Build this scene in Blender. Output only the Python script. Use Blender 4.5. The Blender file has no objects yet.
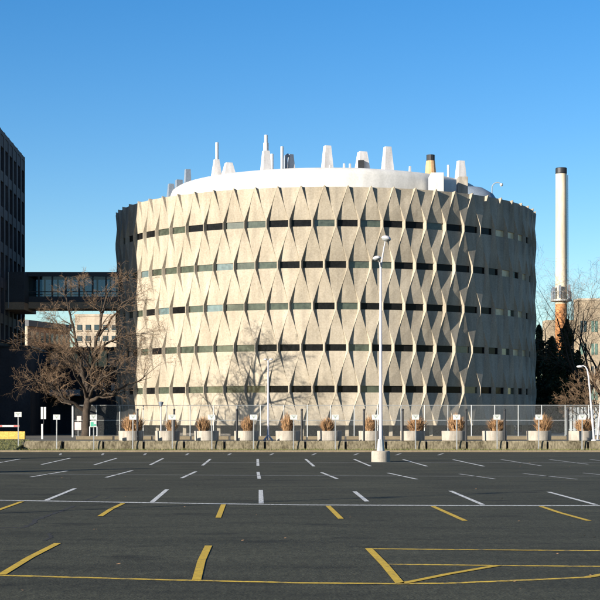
import bpy, math, random
from mathutils import Vector, Matrix

# ---------------------------------------------------------------- camera, sky, sun
S = bpy.context.scene
COL = S.collection
F = 1520.0; HZ = 420.0; EYE = 2.1
cam_d = bpy.data.cameras.new('camera'); cam = bpy.data.objects.new('camera', cam_d); COL.objects.link(cam)
cam_d.sensor_width = 36; cam_d.lens = 36*F/600; cam_d.shift_y = (HZ-300)/600
cam_d.clip_start = .5; cam_d.clip_end = 5000
cam.location = (0, 0, EYE); cam.rotation_euler = (math.radians(90), 0, 0)
S.camera = cam
SUN_AZ = 51.0; SUN_EL = 16.5       # azimuth to the left of the viewing direction, behind the camera
w = bpy.data.worlds.new('World'); S.world = w; w.use_nodes = True
nt = w.node_tree; bg = nt.nodes['Background']
sky = nt.nodes.new('ShaderNodeTexSky'); sky.sky_type = 'NISHITA'; sky.sun_disc = False
sky.sun_elevation = math.radians(SUN_EL); sky.sun_rotation = math.radians(180+SUN_AZ)
sky.air_density = 1.0; sky.dust_density = 0.2; sky.ozone_density = 3.0
hs = nt.nodes.new('ShaderNodeHueSaturation'); hs.inputs['Saturation'].default_value = 1.36; hs.inputs['Hue'].default_value = .508
nt.links.new(sky.outputs[0], hs.inputs['Color']); nt.links.new(hs.outputs[0], bg.inputs['Color']); bg.inputs['Strength'].default_value = 0.066
ld = bpy.data.lights.new('sun', 'SUN'); ld.energy = 5.0; ld.angle = math.radians(.5); ld.color = (1, .92, .81)
sun = bpy.data.objects.new('sun', ld); COL.objects.link(sun)
a, e = math.radians(SUN_AZ), math.radians(SUN_EL)
to_sun = Vector((-math.sin(a)*math.cos(e), -math.cos(a)*math.cos(e), math.sin(e)))
sun.rotation_euler = to_sun.to_track_quat('Z', 'Y').to_euler()
S.view_settings.view_transform = 'Standard'; S.view_settings.look = 'None'
S.view_settings.gamma = 1; S.view_settings.use_curve_mapping = False
S.view_settings.exposure = 1.38

# ---------------------------------------------------------------- helpers
rnd = random.Random(7)
def ground(px, py): Y = F*EYE/(py-HZ); return Vector(((px-300)/F*Y, Y, 0))
def at(px, py, Y): return Vector(((px-300)/F*Y, Y, EYE+(HZ-py)/F*Y))
def X_(px, Y): return (px-300)/F*Y
def Z_(py, Y): return EYE+(HZ-py)/F*Y

class MB:
    def __init__(s): s.v = []; s.f = []
    def quad(s, *p):
        b = len(s.v); s.v += [tuple(q) for q in p]; s.f.append(tuple(range(b, b+len(p)))); return s
    def box(s, x0, x1, y0, y1, z0, z1, m=None):
        b = len(s.v)
        c = [Vector((x, y, z)) for z in (z0, z1) for x, y in ((x0, y0), (x1, y0), (x1, y1), (x0, y1))]
        if m: c = [m @ q for q in c]
        s.v += [tuple(q) for q in c]
        s.f += [tuple(b+i for i in q) for q in ((3,2,1,0),(4,5,6,7),(0,1,5,4),(1,2,6,5),(2,3,7,6),(3,0,4,7))]; return s
    def frustum(s, c, z0, z1, w0, w1, rot=0.0, n=4, d=(0, 0)):
        b = len(s.v)
        for z, wd, o in ((z0, w0, (0, 0)), (z1, w1, d)):
            for i in range(n):
                t = rot + 2*math.pi*(i+.5)/n
                k = wd/2/math.cos(math.pi/n)
                s.v.append((c[0]+o[0]+k*math.cos(t), c[1]+o[1]+k*math.sin(t), z))
        s.f += [(b+i, b+(i+1) % n, b+n+(i+1) % n, b+n+i) for i in range(n)]
        s.f += [tuple(b+n+i for i in range(n)), tuple(b+n-1-i for i in range(n))]; return s
    def lathe(s, c, prof, n=24, a0=0, a1=2*math.pi):
        b = len(s.v); m = len(prof); full = abs(a1-a0-2*math.pi) < 1e-6
        k = n if full else n+1
        for i in range(k):
            t = a0+(a1-a0)*i/n
            for r, z in prof: s.v.append((c[0]+r*math.cos(t), c[1]+r*math.sin(t), c[2]+z))
        for i in range(n):
            j = (i+1) % k
            for q in range(m-1): s.f.append((b+i*m+q, b+j*m+q, b+j*m+q+1, b+i*m+q+1))
        return s
    def tube(s, pts, rad, n=8, cap=True):
        pts = [Vector(p) for p in pts]
        if not hasattr(rad, '__len__'): rad = [rad]*len(pts)
        b = len(s.v)
        for i, p in enumerate(pts):
            d = (pts[min(i+1, len(pts)-1)]-pts[max(i-1, 0)])
            if d.length < 1e-9: d = Vector((0, 0, 1))
            d.normalize()
            u = d.cross(Vector((0, 1, 0)) if abs(d.y) < .9 else Vector((1, 0, 0))).normalized(); vv = d.cross(u)
            for k in range(n):
                t = 2*math.pi*k/n; q = p+(u*math.cos(t)+vv*math.sin(t))*rad[i]; s.v.append((q.x, q.y, q.z))
        for i in range(len(pts)-1):
            for k in range(n):
                l = (k+1) % n
                s.f.append((b+i*n+k, b+i*n+l, b+(i+1)*n+l, b+(i+1)*n+k))
        if cap and n > 3:
            s.f.append(tuple(b+k for k in range(n))); e_ = b+(len(pts)-1)*n; s.f.append(tuple(e_+k for k in range(n)))
        return s
    def build(s, name, mat, parent=None, smooth=False, bevel=0):
        me = bpy.data.meshes.new(name); me.from_pydata(s.v, [], s.f); me.validate()
        me.materials.append(mat)
        if smooth: me.polygons.foreach_set('use_smooth', [True]*len(me.polygons))
        o = bpy.data.objects.new(name, me); COL.objects.link(o)
        if parent: o.parent = parent
        if bevel:
            m = o.modifiers.new('bevel', 'BEVEL'); m.width = bevel; m.segments = 2; m.limit_method = 'ANGLE'
        return o

def tag(o, label=None, cat=None, group=None, kind=None):
    if label: o['label'] = label
    if cat: o['category'] = cat
    if group: o['group'] = group
    if kind: o['kind'] = kind
    return o
def thing(name, loc, label, cat, group=None, rz=0):
    o = bpy.data.objects.new(name, None); COL.objects.link(o); o.location = loc; o.rotation_euler = (0, 0, rz)
    o.empty_display_size = .3
    return tag(o, label, cat, group)
def copy_tree(o, parent=None):
    c = o.copy(); COL.objects.link(c); c.parent = parent
    for ch in list(o.children): copy_tree(ch, c)
    return c

def mat(name, color, rough=.85, var=.25, scale=2.0, fine=30.0, bump=0.0, metal=0.0, spec=.3, stretch=None, tint=None, objspace=False):
    m = bpy.data.materials.new(name); m.use_nodes = True; N = m.node_tree; L = N.links
    b = N.nodes['Principled BSDF']; b.inputs['Roughness'].default_value = rough; b.inputs['Metallic'].default_value = metal
    b.inputs['Specular IOR Level'].default_value = spec
    g = N.nodes.new('ShaderNodeTexCoord') if objspace else N.nodes.new('ShaderNodeNewGeometry')
    vec = g.outputs['Object'] if objspace else g.outputs['Position']
    if stretch:
        mp = N.nodes.new('ShaderNodeMapping'); mp.inputs['Scale'].default_value = stretch; L.new(vec, mp.inputs[0]); vec = mp.outputs[0]
    n1 = N.nodes.new('ShaderNodeTexNoise'); n1.inputs['Scale'].default_value = scale; n1.inputs['Detail'].default_value = 6; n1.inputs['Roughness'].default_value = .6
    n2 = N.nodes.new('ShaderNodeTexNoise'); n2.inputs['Scale'].default_value = fine; n2.inputs['Detail'].default_value = 3
    L.new(vec, n1.inputs['Vector']); L.new(vec, n2.inputs['Vector'])
    ad = N.nodes.new('ShaderNodeMath'); ad.operation = 'ADD'; L.new(n1.outputs[0], ad.inputs[0]); L.new(n2.outputs[0], ad.inputs[1])
    r = N.nodes.new('ShaderNodeMapRange'); r.inputs[1].default_value = .75; r.inputs[2].default_value = 1.25
    L.new(ad.outputs[0], r.inputs[0])
    mx = N.nodes.new('ShaderNodeMix'); mx.data_type = 'RGBA'
    t = tint or color
    mx.inputs[6].default_value = (*[c*(1-var) for c in color], 1); mx.inputs[7].default_value = (*[min(1, c*(1+var)) for c in t], 1)
    L.new(r.outputs[0], mx.inputs[0]); L.new(mx.outputs[2], b.inputs['Base Color'])
    if bump:
        bp = N.nodes.new('ShaderNodeBump'); bp.inputs['Strength'].default_value = bump; bp.inputs['Distance'].default_value = .02
        L.new(n2.outputs[0], bp.inputs['Height']); L.new(bp.outputs[0], b.inputs['Normal'])
    return m

M = {}
M['concrete'] = mat('facade concrete', (.278, .238, .174), .9, .10, .3, 7, .15, tint=(.305, .266, .205))
M['white'] = mat('white roof coating', (.46, .45, .42), .7, .08, .4, 6)
M['vent'] = mat('white vent paint', (.48, .465, .45), .6, .08, 1, 8)
M['greyvent'] = mat('grey vent metal', (.15, .18, .215), .5, .15, 1, 8)
M['darkmetal'] = mat('dark metal', (.018, .019, .021), .5, .2, 1, 10)
M['plinth'] = mat('recessed dark wall', (.05, .045, .04), .8, .2, 1, 8)
M['glassgreen'] = mat('window with olive blind', (.047, .056, .040), .12, .35, .35, 3, spec=.6)
M['glassdark'] = mat('dark window glass', (.008, .008, .008), .08, .3, .5, 4, spec=.3)
M['glassdark'].node_tree.nodes['Principled BSDF'].inputs['IOR'].default_value = 1.22
M['glassteal'] = mat('teal window glass', (.085, .12, .12), .12, .3, .35, 3, spec=.6)  # pane with a flat teal tone
M['glassbeige'] = mat('window with painted beige reflection', (.55, .44, .26), .3, .15, .5, 4)  # reflection of a sunlit tan building put into the base colour
M['office'] = mat('charcoal precast', (.036, .038, .044), .8, .2, .6, 6)
M['officeglass'] = mat('office glass', (.03, .04, .06), .05, .2, .3, 2, spec=1.0)
M['fascia'] = mat('bridge fascia', (.03, .034, .04), .55, .2, 1, 8)
M['soffit'] = mat('bridge soffit', (.24, .18, .12), .8, .15, 1, 8)
M['tan'] = mat('tan concrete', (.36, .30, .225), .9, .15, .2, 3)
M['brick'] = mat('shade-toned tan', (.22, .14, .09), .9, .2, .3, 4)  # unlit wall of a tan building, shade put into the colour
M['tanbrick'] = mat('tan brick', (.28, .225, .155), .9, .2, .4, 5)
M['winbg'] = mat('far window', (.03, .045, .05), .2, .2, 1, 5, spec=.6)
M['wingreen'] = mat('far green glass', (.10, .16, .13), .2, .2, 1, 5, spec=.6)
M['block'] = mat('weathered wall block', (.085, .07, .038), .95, .45, 1.1, 9, .5, tint=(.135, .115, .075), stretch=(1, 1, .45))
M['planter'] = mat('planter concrete', (.29, .26, .215), .85, .1, 1.5, 14, .15)
M['soil'] = mat('potting soil', (.04, .03, .02), .95, .2, 3, 20)
M['drygrass'] = mat('dry ornamental grass', (.30, .175, .085), .9, .5, 3, 20)
M['grass'] = mat('lawn', (.06, .085, .025), .95, .4, 1.2, 12, .4, tint=(.12, .11, .04))
M['litter'] = mat('leaf litter strip', (.085, .06, .022), .95, .6, 2.2, 16, .5, tint=(.11, .10, .035))
M['kerb'] = mat('kerb concrete', (.15, .12, .075), .9, .2, 1.5, 14)
M['paving'] = mat('terrace paving', (.075, .07, .055), .9, .25, .5, 8)
M['earth'] = mat('far ground', (.08, .075, .05), .95, .3, .1, 3)
M['asphalt'] = mat('asphalt', (.0345, .0345, .0222), .92, .22, .16, 9, .0, spec=.15)
N = M['asphalt'].node_tree; L = N.links; b = N.nodes['Principled BSDF']; geo = N.nodes.new('ShaderNodeNewGeometry')
src = b.inputs['Base Color'].links[0].from_socket
def layer(src, scale, lo, hi, st=(1, 1, 1), det=3, c0=.35, c1=.65):
    mp = N.nodes.new('ShaderNodeMapping'); mp.inputs['Scale'].default_value = st; L.new(geo.outputs['Position'], mp.inputs[0])
    n = N.nodes.new('ShaderNodeTexNoise'); n.inputs['Scale'].default_value = scale; n.inputs['Detail'].default_value = det; L.new(mp.outputs[0], n.inputs['Vector'])
    r = N.nodes.new('ShaderNodeMapRange'); r.inputs[1].default_value = c0; r.inputs[2].default_value = c1; r.inputs[3].default_value = lo; r.inputs[4].default_value = hi
    L.new(n.outputs[0], r.inputs[0]); m = N.nodes.new('ShaderNodeVectorMath'); m.operation = 'SCALE'; L.new(src, m.inputs[0]); L.new(r.outputs[0], m.inputs['Scale']); return m.outputs[0], n
src, _n = layer(src, 30, .5, 1.6, det=3)            # aggregate
src, _n2 = layer(src, 9, .82, 1.2, st=(1, .35, 1))    # worn patches
src, _ = layer(src, .9, .82, 1.16, st=(.3, 1, 1))     # roller streaks
src, _ = layer(src, .5, 1.0, .55, st=(1, 1.6, 1), det=6, c0=.58, c1=.68)   # oil stains
L.new(src, b.inputs['Base Color'])
bp = N.nodes.new('ShaderNodeBump'); bp.inputs['Strength'].default_value = .6; bp.inputs['Distance'].default_value = .012
L.new(_n.outputs[0], bp.inputs['Height']); L.new(bp.outputs[0], b.inputs['Normal'])
M['crack'] = mat('crack', (.010, .010, .010), 1, .1)
def paint(name, col, under=(.05, .05, .04), lo=.40, hi=.50, sc=14):
    m = mat(name, col, .8, .16, 3, 24); N = m.node_tree; L = N.links; b = N.nodes['Principled BSDF']
    src = b.inputs['Base Color'].links[0].from_socket; g_ = N.nodes.new('ShaderNodeNewGeometry')
    n = N.nodes.new('ShaderNodeTexNoise'); n.inputs['Scale'].default_value = sc; n.inputs['Detail'].default_value = 6; n.inputs['Roughness'].default_value = .75; L.new(g_.outputs['Position'], n.inputs['Vector'])
    k = N.nodes.new('ShaderNodeMapRange'); k.inputs[1].default_value = lo; k.inputs[2].default_value = hi; L.new(n.outputs[0], k.inputs[0])
    x = N.nodes.new('ShaderNodeMix'); x.data_type = 'RGBA'; x.inputs[6].default_value = (*under, 1); L.new(k.outputs[0], x.inputs[0]); L.new(src, x.inputs[7]); L.new(x.outputs[2], b.inputs['Base Color'])
    return m
M['wpaint'] = paint('white road paint', (.50, .50, .47))
M['wfaint'] = mat('worn white road paint', (.11, .11, .10), .9, .5, 1.5, 12)
M['wworn'] = mat('half worn white road paint', (.26, .26, .245), .9, .5, 1.5, 12)
M['ypaint'] = paint('yellow road paint', (.43, .28, .02), lo=.30, hi=.46, sc=10)
M['ythin'] = paint('thin yellow road paint', (.50, .33, .03), lo=.36, hi=.54, sc=5)
M['bark'] = mat('bark', (.042, .031, .022), .95, .35, 3, 18, .5)
M['twig'] = mat('twigs', (.135, .088, .052), .95, .3, 1.5, 8)
M['barkdark'] = mat('dark bark', (.06, .045, .035), .95, .3, 3, 18)
M['needle'] = mat('dark needles', (.020, .032, .014), .9, .6, .8, 3, tint=(.035, .05, .02))
M['galv'] = mat('galvanised steel', (.30, .31, .30), .5, .1, 2, 10, metal=.3)
M['polew'] = mat('white painted pole', (.44, .425, .42), .5, .06, 2, 10)
M['postgrey'] = mat('sign post', (.20, .21, .21), .6, .15, 2, 10)
M['signw'] = mat('sign face white', (.44, .44, .41), .6, .05, 2, 10)
M['marks'] = mat('sign lettering', (.12, .16, .13), .8, .1)
M['green'] = mat('green placard', (.06, .30, .20), .6, .1)
M['yellow'] = mat('yellow barrier', (.44, .28, .06), .8, .25, 3, 12, .3)
M['red'] = mat('red reflective band', (.45, .06, .05), .6, .1)
M['pink'] = mat('faded notice', (.55, .42, .38), .8, .1)
M['stack'] = mat('stack paint', (.50, .42, .30), .8, .12, .4, 3, stretch=(1, 1, .3))
M['rust'] = mat('stack rust', (.36, .16, .06), .9, .4, .8, 4, stretch=(1, 1, .4))
M['orange'] = mat('orange vent', (.42, .26, .13), .7, .2)
M['bridgeframe'] = mat('bridge frame', (.025, .028, .03), .5, .2)
M['metalpanel'] = mat('grey panel', (.30, .32, .32), .7, .15)
g = bpy.data.materials.new('bridge glass'); g.use_nodes = True
N = g.node_tree; b = N.nodes['Principled BSDF']; b.inputs['Base Color'].default_value = (.75, .85, .9, 1); b.inputs['Roughness'].default_value = .02
tr = N.nodes.new('ShaderNodeBsdfTransparent'); tr.inputs[0].default_value = (.42, .49, .54, 1)
gl = N.nodes.new('ShaderNodeBsdfGlossy'); gl.inputs['Roughness'].default_value = .03
mx = N.nodes.new('ShaderNodeMixShader'); fr = N.nodes.new('ShaderNodeFresnel'); fr.inputs[0].default_value = 1.5
N.links.new(fr.outputs[0], mx.inputs[0]); N.links.new(tr.outputs[0], mx.inputs[1]); N.links.new(gl.outputs[0], mx.inputs[2])
N.links.new(mx.outputs[0], N.nodes['Material Output'].inputs[0]); M['bridgeglass'] = g

def add_layer(mname, scale, lo, hi, st=(1, 1, 1), det=4, c0=.35, c1=.65):
    N = M[mname].node_tree; L = N.links; b = N.nodes['Principled BSDF']; src = b.inputs['Base Color'].links[0].from_socket
    g_ = N.nodes.new('ShaderNodeNewGeometry'); mp = N.nodes.new('ShaderNodeMapping'); mp.inputs['Scale'].default_value = st; L.new(g_.outputs['Position'], mp.inputs[0])
    n = N.nodes.new('ShaderNodeTexNoise'); n.inputs['Scale'].default_value = scale; n.inputs['Detail'].default_value = det; L.new(mp.outputs[0], n.inputs['Vector'])
    k = N.nodes.new('ShaderNodeMapRange'); k.inputs[1].default_value = c0; k.inputs[2].default_value = c1; k.inputs[3].default_value = lo; k.inputs[4].default_value = hi
    L.new(n.outputs[0], k.inputs[0]); m = N.nodes.new('ShaderNodeVectorMath'); m.operation = 'SCALE'; L.new(src, m.inputs[0]); L.new(k.outputs[0], m.inputs['Scale']); L.new(m.outputs[0], b.inputs['Base Color'])
add_layer('concrete', 1.6, .84, 1.08, st=(1, 1, .10)); add_layer('concrete', .12, .9, 1.08)
add_layer('white', .8, .86, 1.06, st=(1, 1, .25)); add_layer('vent', 1.5, .8, 1.08, st=(1, 1, .2))
add_layer('planter', 3, .72, 1.1, st=(1, 1, .3)); add_layer('stack', .9, .8, 1.1, st=(1, 1, .12)); add_layer('polew', 2, .85, 1.05, st=(1, 1, .3))
add_layer('office', .5, .7, 1.3, st=(1, 1, .3)); add_layer('tan', 1, .85, 1.1, st=(1, 1, .2)); add_layer('tanbrick', .5, .8, 1.15)
# ---------------------------------------------------------------- ground
T = .62            # terrace level behind the retaining blocks
def sheet(name, x0, x1, y0, y1, z, m):
    return tag(MB().quad((x0, y0, z), (x1, y0, z), (x1, y1, z), (x0, y1, z)).build(name, m), kind='structure')
sheet('far_ground', -2500, 2500, -400, 4000, -.03, M['earth'])
sheet('parking_lot', -120, 120, -60, 99.6, 0, M['asphalt'])
tag(MB().box(-120, 120, 99.6, 99.85, -.02, .12).build('kerb', M['kerb'], bevel=.02), kind='structure')
sheet('verge_strip', -18.9, 120, 99.85, 103.4, .075, M['litter'])
tag(MB().quad((-120, 99.85, .07), (-18.9, 99.85, .07), (-18.9, 106, T+.02), (-120, 106, T+.02))
    .quad((-18.9, 99.85, .07), (-18.9, 106, T+.02), (-18.9, 106, -.02), (-18.9, 99.85, -.02)).build('grass_bank', M['grass']), kind='structure')
tag(MB().quad((-18.9, 103.55, -.02), (120, 103.55, -.02), (120, 103.55, T), (-18.9, 103.55, T))
    .quad((-18.9, 103.55, T), (120, 103.55, T), (120, 420, T), (-18.9, 420, T))
    .quad((-120, 106, T), (-18.9, 106, T), (-18.9, 420, T), (-120, 420, T))
    .quad((-120, 420, T), (120, 420, T), (120, 420, -.03), (-120, 420, -.03)).build('terrace', M['paving']), kind='structure')
# grass blades on the bank and the verge
mb = MB()
for i in range(9000):
    if i < 3500: x, y = rnd.uniform(-26, -18.95), rnd.uniform(100.1, 108); z = .07+min(1, (y-99.85)/6.15)*.56
    else: x, y = rnd.uniform(-18.8, 24), rnd.uniform(100.0, 103.3); z = .075
    h = rnd.uniform(.05, .17); a = rnd.uniform(0, 6.28); dx, dy = .018*math.cos(a), .018*math.sin(a)
    mb.quad((x-dx, y-dy, z), (x+dx, y+dy, z), (x+rnd.uniform(-.06, .06), y+rnd.uniform(-.06, .06), z+h))
tag(mb.build('grass', M['grass']), 'short dull green grass and dead leaves along the foot of the block wall', 'grass', kind='stuff')

# painted lines, each a strip on the asphalt (4 mm above)
def strip(pts, wd, m, z=.004, name='painted_line'):
    """pts: ground points; wd in metres"""
    mb = MB(); n = len(pts)
    for i in range(n-1):
        a, b = pts[i], pts[i+1]
        def nrm(k):
            d = (pts[min(k+1, n-1)]-pts[max(k-1, 0)]); d = Vector((d.x, d.y, 0)).normalized(); return Vector((-d.y, d.x, 0))*wd/2
        na, nb = nrm(i), nrm(i+1); zz = Vector((0, 0, z))
        mb.quad(a-na+zz, b-nb+zz, b+nb+zz, a+na+zz)
    return tag(mb.build(name, m), kind='structure')
def gp(*xy): return [ground(xy[i], xy[i+1]) for i in range(0, len(xy), 2)]
strip(gp(-60, 499.2, 0, 500.3, 150, 502.8, 300, 505, 450, 505.6, 600, 505.7, 680, 505.7), .26, M['wpaint'])
strip(gp(-60, 461.5, 150, 462.6, 300, 462.8, 450, 462.8, 680, 462.8), .36, M['wfaint'])
strip(gp(-60, 473.4, 150, 475, 300, 475.6, 450, 476.2, 680, 476), .32, M['wfaint'])
W1 = [(75, 488.5, 46, 500.4), (167, 489.5, 152, 502.2), (260.8, 490, 261.2, 503.6), (354.5, 491.5, 367, 501.5), (450.5, 491, 483, 504.8), (548.5, 492, 596, 504.8)]
W2 = [(67, 471, 31, 477), (132.5, 470.5, 106, 477.5), (196, 471.5, 181.5, 478.2), (258, 472, 259.3, 478.8), (321.5, 472.5, 337, 478.8), (388, 473, 417, 479.3), (459.5, 474, 495, 479), (523, 473.5, 577, 479.3), (583, 473, 625, 477)]
W3 = [(20, 459, -5, 463.5), (70, 458.2, 41.5, 464.6), (116.5, 458.3, 94, 465), (163, 458.5, 150, 465), (210.5, 459, 202.5, 465.5), (257.7, 459, 257.9, 465.8), (305.5, 459, 314, 466.4), (354, 459.2, 370.5, 466.2), (403, 459.5, 427, 466.3), (453, 459.6, 484, 466.3), (501, 459.5, 541, 465.8), (549.5, 459.5, 588, 464.3), (590, 459.5, 625, 463.3)]
for L_ in W1: strip(gp(*L_), .125, M['wpaint'])
for L_ in W2: strip(gp(*L_), .125, M['wpaint'] if L_[0] < 450 else M['wworn'])
for L_ in W3: strip(gp(*L_), .13, M['wpaint'] if L_[0] < 480 else M['wworn'])
for i in range(10): strip(gp(61+42.5*i, 453.4, 60+42.0*i, 455.2), .14, M['wworn'])
strip(gp(-40, 574.6, 5, 575.6, 150, 579.6, 300, 583, 400, 584, 450, 583.4, 520, 580.5, 586, 577.5, 620, 571.5), .14, M['ythin'])
strip(gp(372, 548.9, 450, 549.7, 600, 550.8, 700, 551.3), .13, M['ythin'])
strip(gp(388, 564.4, 450, 565.1, 500, 565.7, 600, 566.6, 700, 567.2), .13, M['ythin'])
strip(gp(57.5, 543.6, 30, 557.6, 1.5, 575.0), .12, M['ypaint'], .008)
strip(gp(208.5, 546, 201.5, 561, 196.5, 580.3), .12, M['ypaint'], .008)
strip(gp(368.5, 548.6, 385, 565.5, 400, 583.6), .12, M['ypaint'], .008)
strip(gp(403, 583.6, 450, 574, 498, 565.8), .12, M['ypaint'], .008)
strip(gp(590, 577.3, 605, 574.4, 640, 566.7), .12, M['ypaint'], .008)
for L_ in [(22, 501.8, -4, 511), (123, 503.6, 111, 509.3, 100, 516.5), (223.5, 504.6, 218.2, 518), (328, 506, 341, 519), (433, 506.6, 465, 521), (541, 506.6, 560, 513, 589, 521)]:
    strip(gp(*L_), .12, M['ypaint'], .008)
# cracks in the asphalt
def crack(xy, wd):
    pts = gp(*xy); out = []
    for a, b in zip(pts, pts[1:]):
        for k in range(6):
            p = a.lerp(b, k/6); out.append(p+Vector((rnd.uniform(-.05, .05), rnd.uniform(-.12, .12), 0)))
    out.append(pts[-1]); strip(out, wd, M['crack'], .003, 'asphalt_crack')
crack((0, 528.2, 25, 527.6, 32, 523, 40, 518.5, 60, 511.5, 75, 505.8), .10)
crack((84, 501, 100, 495), .05); crack((45, 541, 51, 537.5, 50, 533.5), .07)
crack((104, 499, 112, 496), .04); crack((0, 511.9, 70, 510, 150, 508.6), .03)

# ---------------------------------------------------------------- round building
CX, CY, R = 2.7, 161.2, 21.8
D_ = .31; EP = .068; NB = 64; DP = 2*math.pi/NB; PH = .29
rows = [20.17, 16.37, 12.56, 8.75, 4.94]; HW = .31
building = thing('round_building', (CX, CY, T), 'large round concrete building with folded diamond facade and five bands of windows', 'building')
def cyl(k, r, z): t = k*DP; return Vector((r*math.sin(t), -r*math.cos(t), z-T))
mb = MB()
levels = [(23.5, 23.5, .5)] + [(z+HW, z-HW, 0 if i % 2 == 0 else .5) for i, z in enumerate(rows)] + [(1.6, 1.6, .5)]
PW = .014
for li in range(len(levels)-1):
    ztop = levels[li][1]; oa = levels[li][2]+PH; zb = levels[li+1][0]
    jz = .09 if li == 0 else 0
    for k in range(NB):
        ka = k+oa; kb = ka+.5                       # rib above, rib below-right
        def PLa(q): return cyl(q-PW, R+D_, ztop+jz)
        def PRa(q): return cyl(q+PW, R+D_, ztop+jz)
        def Ia(q): return cyl(q, R, ztop)
        def PLb(q): return cyl(q-PW, R+D_, zb)
        def PRb(q): return cyl(q+PW, R+D_, zb)
        def Ib(q): return cyl(q, R, zb)
        zm = (ztop+zb)/2; dl = .009
        def Mh(q): return cyl(q-dl, R+D_*.53, zm)      # prouder side of the crease
        def Ml(q): return cyl(q+dl, R+D_*.38, zm)      # sunk side of the crease
        U0, U1 = Ml(ka-.25), Mh(ka+.25)                # edges of the panel under the rib
        W1, W2 = Ml(ka+.25), Mh(ka+.75)                # edges of the panel under the window
        mb.quad(PRa(ka), PLa(ka), U0); mb.quad(PRa(ka), U0, U1); mb.quad(U1, U0, Ib(kb-1+EP)); mb.quad(U1, Ib(kb-1+EP), Ib(kb-EP))
        mb.quad(Ia(ka+1-EP), Ia(ka+EP), W1); mb.quad(Ia(ka+1-EP), W1, W2); mb.quad(W2, W1, PLb(kb)); mb.quad(W2, PLb(kb), PRb(kb))
        mb.quad(PRa(ka), U1, W1); mb.quad(PRa(ka), W1, Ia(ka+EP)); mb.quad(U1, Ib(kb-EP), W1); mb.quad(W1, Ib(kb-EP), PLb(kb))
        V1 = Ml(ka+.75)
        mb.quad(PLa(ka+1), Ia(ka+1-EP), W2); mb.quad(PLa(ka+1), W2, V1); mb.quad(V1, W2, PRb(kb)); mb.quad(V1, PRb(kb), Ib(kb+EP))
        if li == 0:
            mb.quad(PLa(ka), PRa(ka), Ia(ka+EP), cyl(ka+EP, R-.3, 23.5), cyl(ka-EP, R-.3, 23.5), Ia(ka-EP))
            mb.quad(Ia(ka+EP), Ia(ka+1-EP), cyl(ka+1-EP, R-.3, 23.5), cyl(ka+EP, R-.3, 23.5))
            mb.quad(cyl(ka-EP, R-.3, 23.5), cyl(ka+1-EP, R-.3, 23.5), cyl(ka+1-EP, R-.3, 22.6), cyl(ka-EP, R-.3, 22.6))
RW = R-.11
for li in range(1, 6):
    zt, zb, o = levels[li]; o += PH
    for k in range(NB):
        q = k+o
        mb.quad(cyl(q-PW, R+D_, zb), cyl(q+PW, R+D_, zb), cyl(q+PW, R+D_, zt), cyl(q-PW, R+D_, zt))
        for s in (-1, 1):
            mb.quad(cyl(q+s*PW, R+D_, zb), cyl(q+s*EP, R, zb), cyl(q+s*EP, R, zt), cyl(q+s*PW, R+D_, zt))
            mb.quad(cyl(q+s*EP, R, zb), cyl(q+s*EP, RW, zb), cyl(q+s*EP, RW, zt), cyl(q+s*EP, R, zt))
        a, b2 = q+EP, q+1-EP
        mb.quad(cyl(a, R, zt), cyl(b2, R, zt), cyl(b2, RW, zt), cyl(a, RW, zt))
        mb.quad(cyl(a, R, zb), cyl(a, RW, zb), cyl(b2, RW, zb), cyl(b2, R, zb))
mb.build('facade', M['concrete'], building)
# bottom soffit and recessed plinth
mb = MB()
for k in range(NB):
    mb.quad(cyl(k, R+D_, 1.598), cyl(k, R-2.2, 1.598), cyl(k+1, R-2.2, 1.598), cyl(k+1, R+D_, 1.598))
    mb.quad(cyl(k, R-2.2, 1.598), cyl(k, R-2.2, T-.05), cyl(k+1, R-2.2, T-.05), cyl(k+1, R-2.2, 1.598))
mb.build('recessed_base', M['plinth'], building)
# base pillars, pale, seen in the gap
for k in range(-14, 16, 2):
    p = cyl(k+PH+.5, R-.7, T)
    MB().box(p.x-.16, p.x+.16, p.y-.16, p.y+.16, 0, 1.6-T-.003).build('base_pillar', M['concrete'], building)
# windows: the 100 nearest as parts, the rest as one
restw = {'g': MB(), 'd': MB()}
for li in range(1, 6):
    zt, zb, o = levels[li]; o += PH
    ks = sorted(range(NB), key=lambda k: abs(((k+o+.5+NB/2) % NB)-NB/2))
    for n_, k in enumerate(ks):
        q = k+o; a, b2 = q+EP, q+1-EP; r_ = RW+.015
        c = [cyl(a, r_, zb), cyl(b2, r_, zb), cyl(b2, r_, zt), cyl(a, r_, zt)]
        phi = ((q+.5+NB/2) % NB-NB/2)
        if n_ < 20:
            u = rnd.random()
            if phi > 4: key = 'glassdark' if u < .85 else 'glassgreen'
            elif phi > -3: key = ('glassgreen' if u < (.5 if li < 4 else .25) else 'glassdark')
            else: key = 'glassteal' if u < .22 and li != 5 else ('glassgreen' if u < (.8 if li < 5 else .45) else 'glassdark')
            if phi > 8.7 and li < 5 and u < .8: key = 'glassbeige'  # beige reflection painted on panes of the shaded side
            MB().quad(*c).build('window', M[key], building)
        else:
            if -16.5 < phi < 0: restw['g' if rnd.random() < .5 else 'd'].quad(*c)
            else: restw['d'].quad(*c)
d0 = restw['d']; gm = restw['g']
nd = len(d0.f); b0 = len(d0.v); d0.v += gm.v; d0.f += [tuple(i+b0 for i in f) for f in gm.f]
ow = d0.build('window_band', M['glassdark'], building); ow.data.materials.append(M['glassgreen'])
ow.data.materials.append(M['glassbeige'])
for i, p in enumerate(ow.data.polygons):
    if i >= nd: p.material_index = 1
    else:
        c = p.center
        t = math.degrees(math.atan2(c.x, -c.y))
        if 50 < t < 64 and rnd.random() < .85 and c.z > 5: p.material_index = 2  # same painted beige reflection on the merged panes
tag(ow, kind='stuff')
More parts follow.
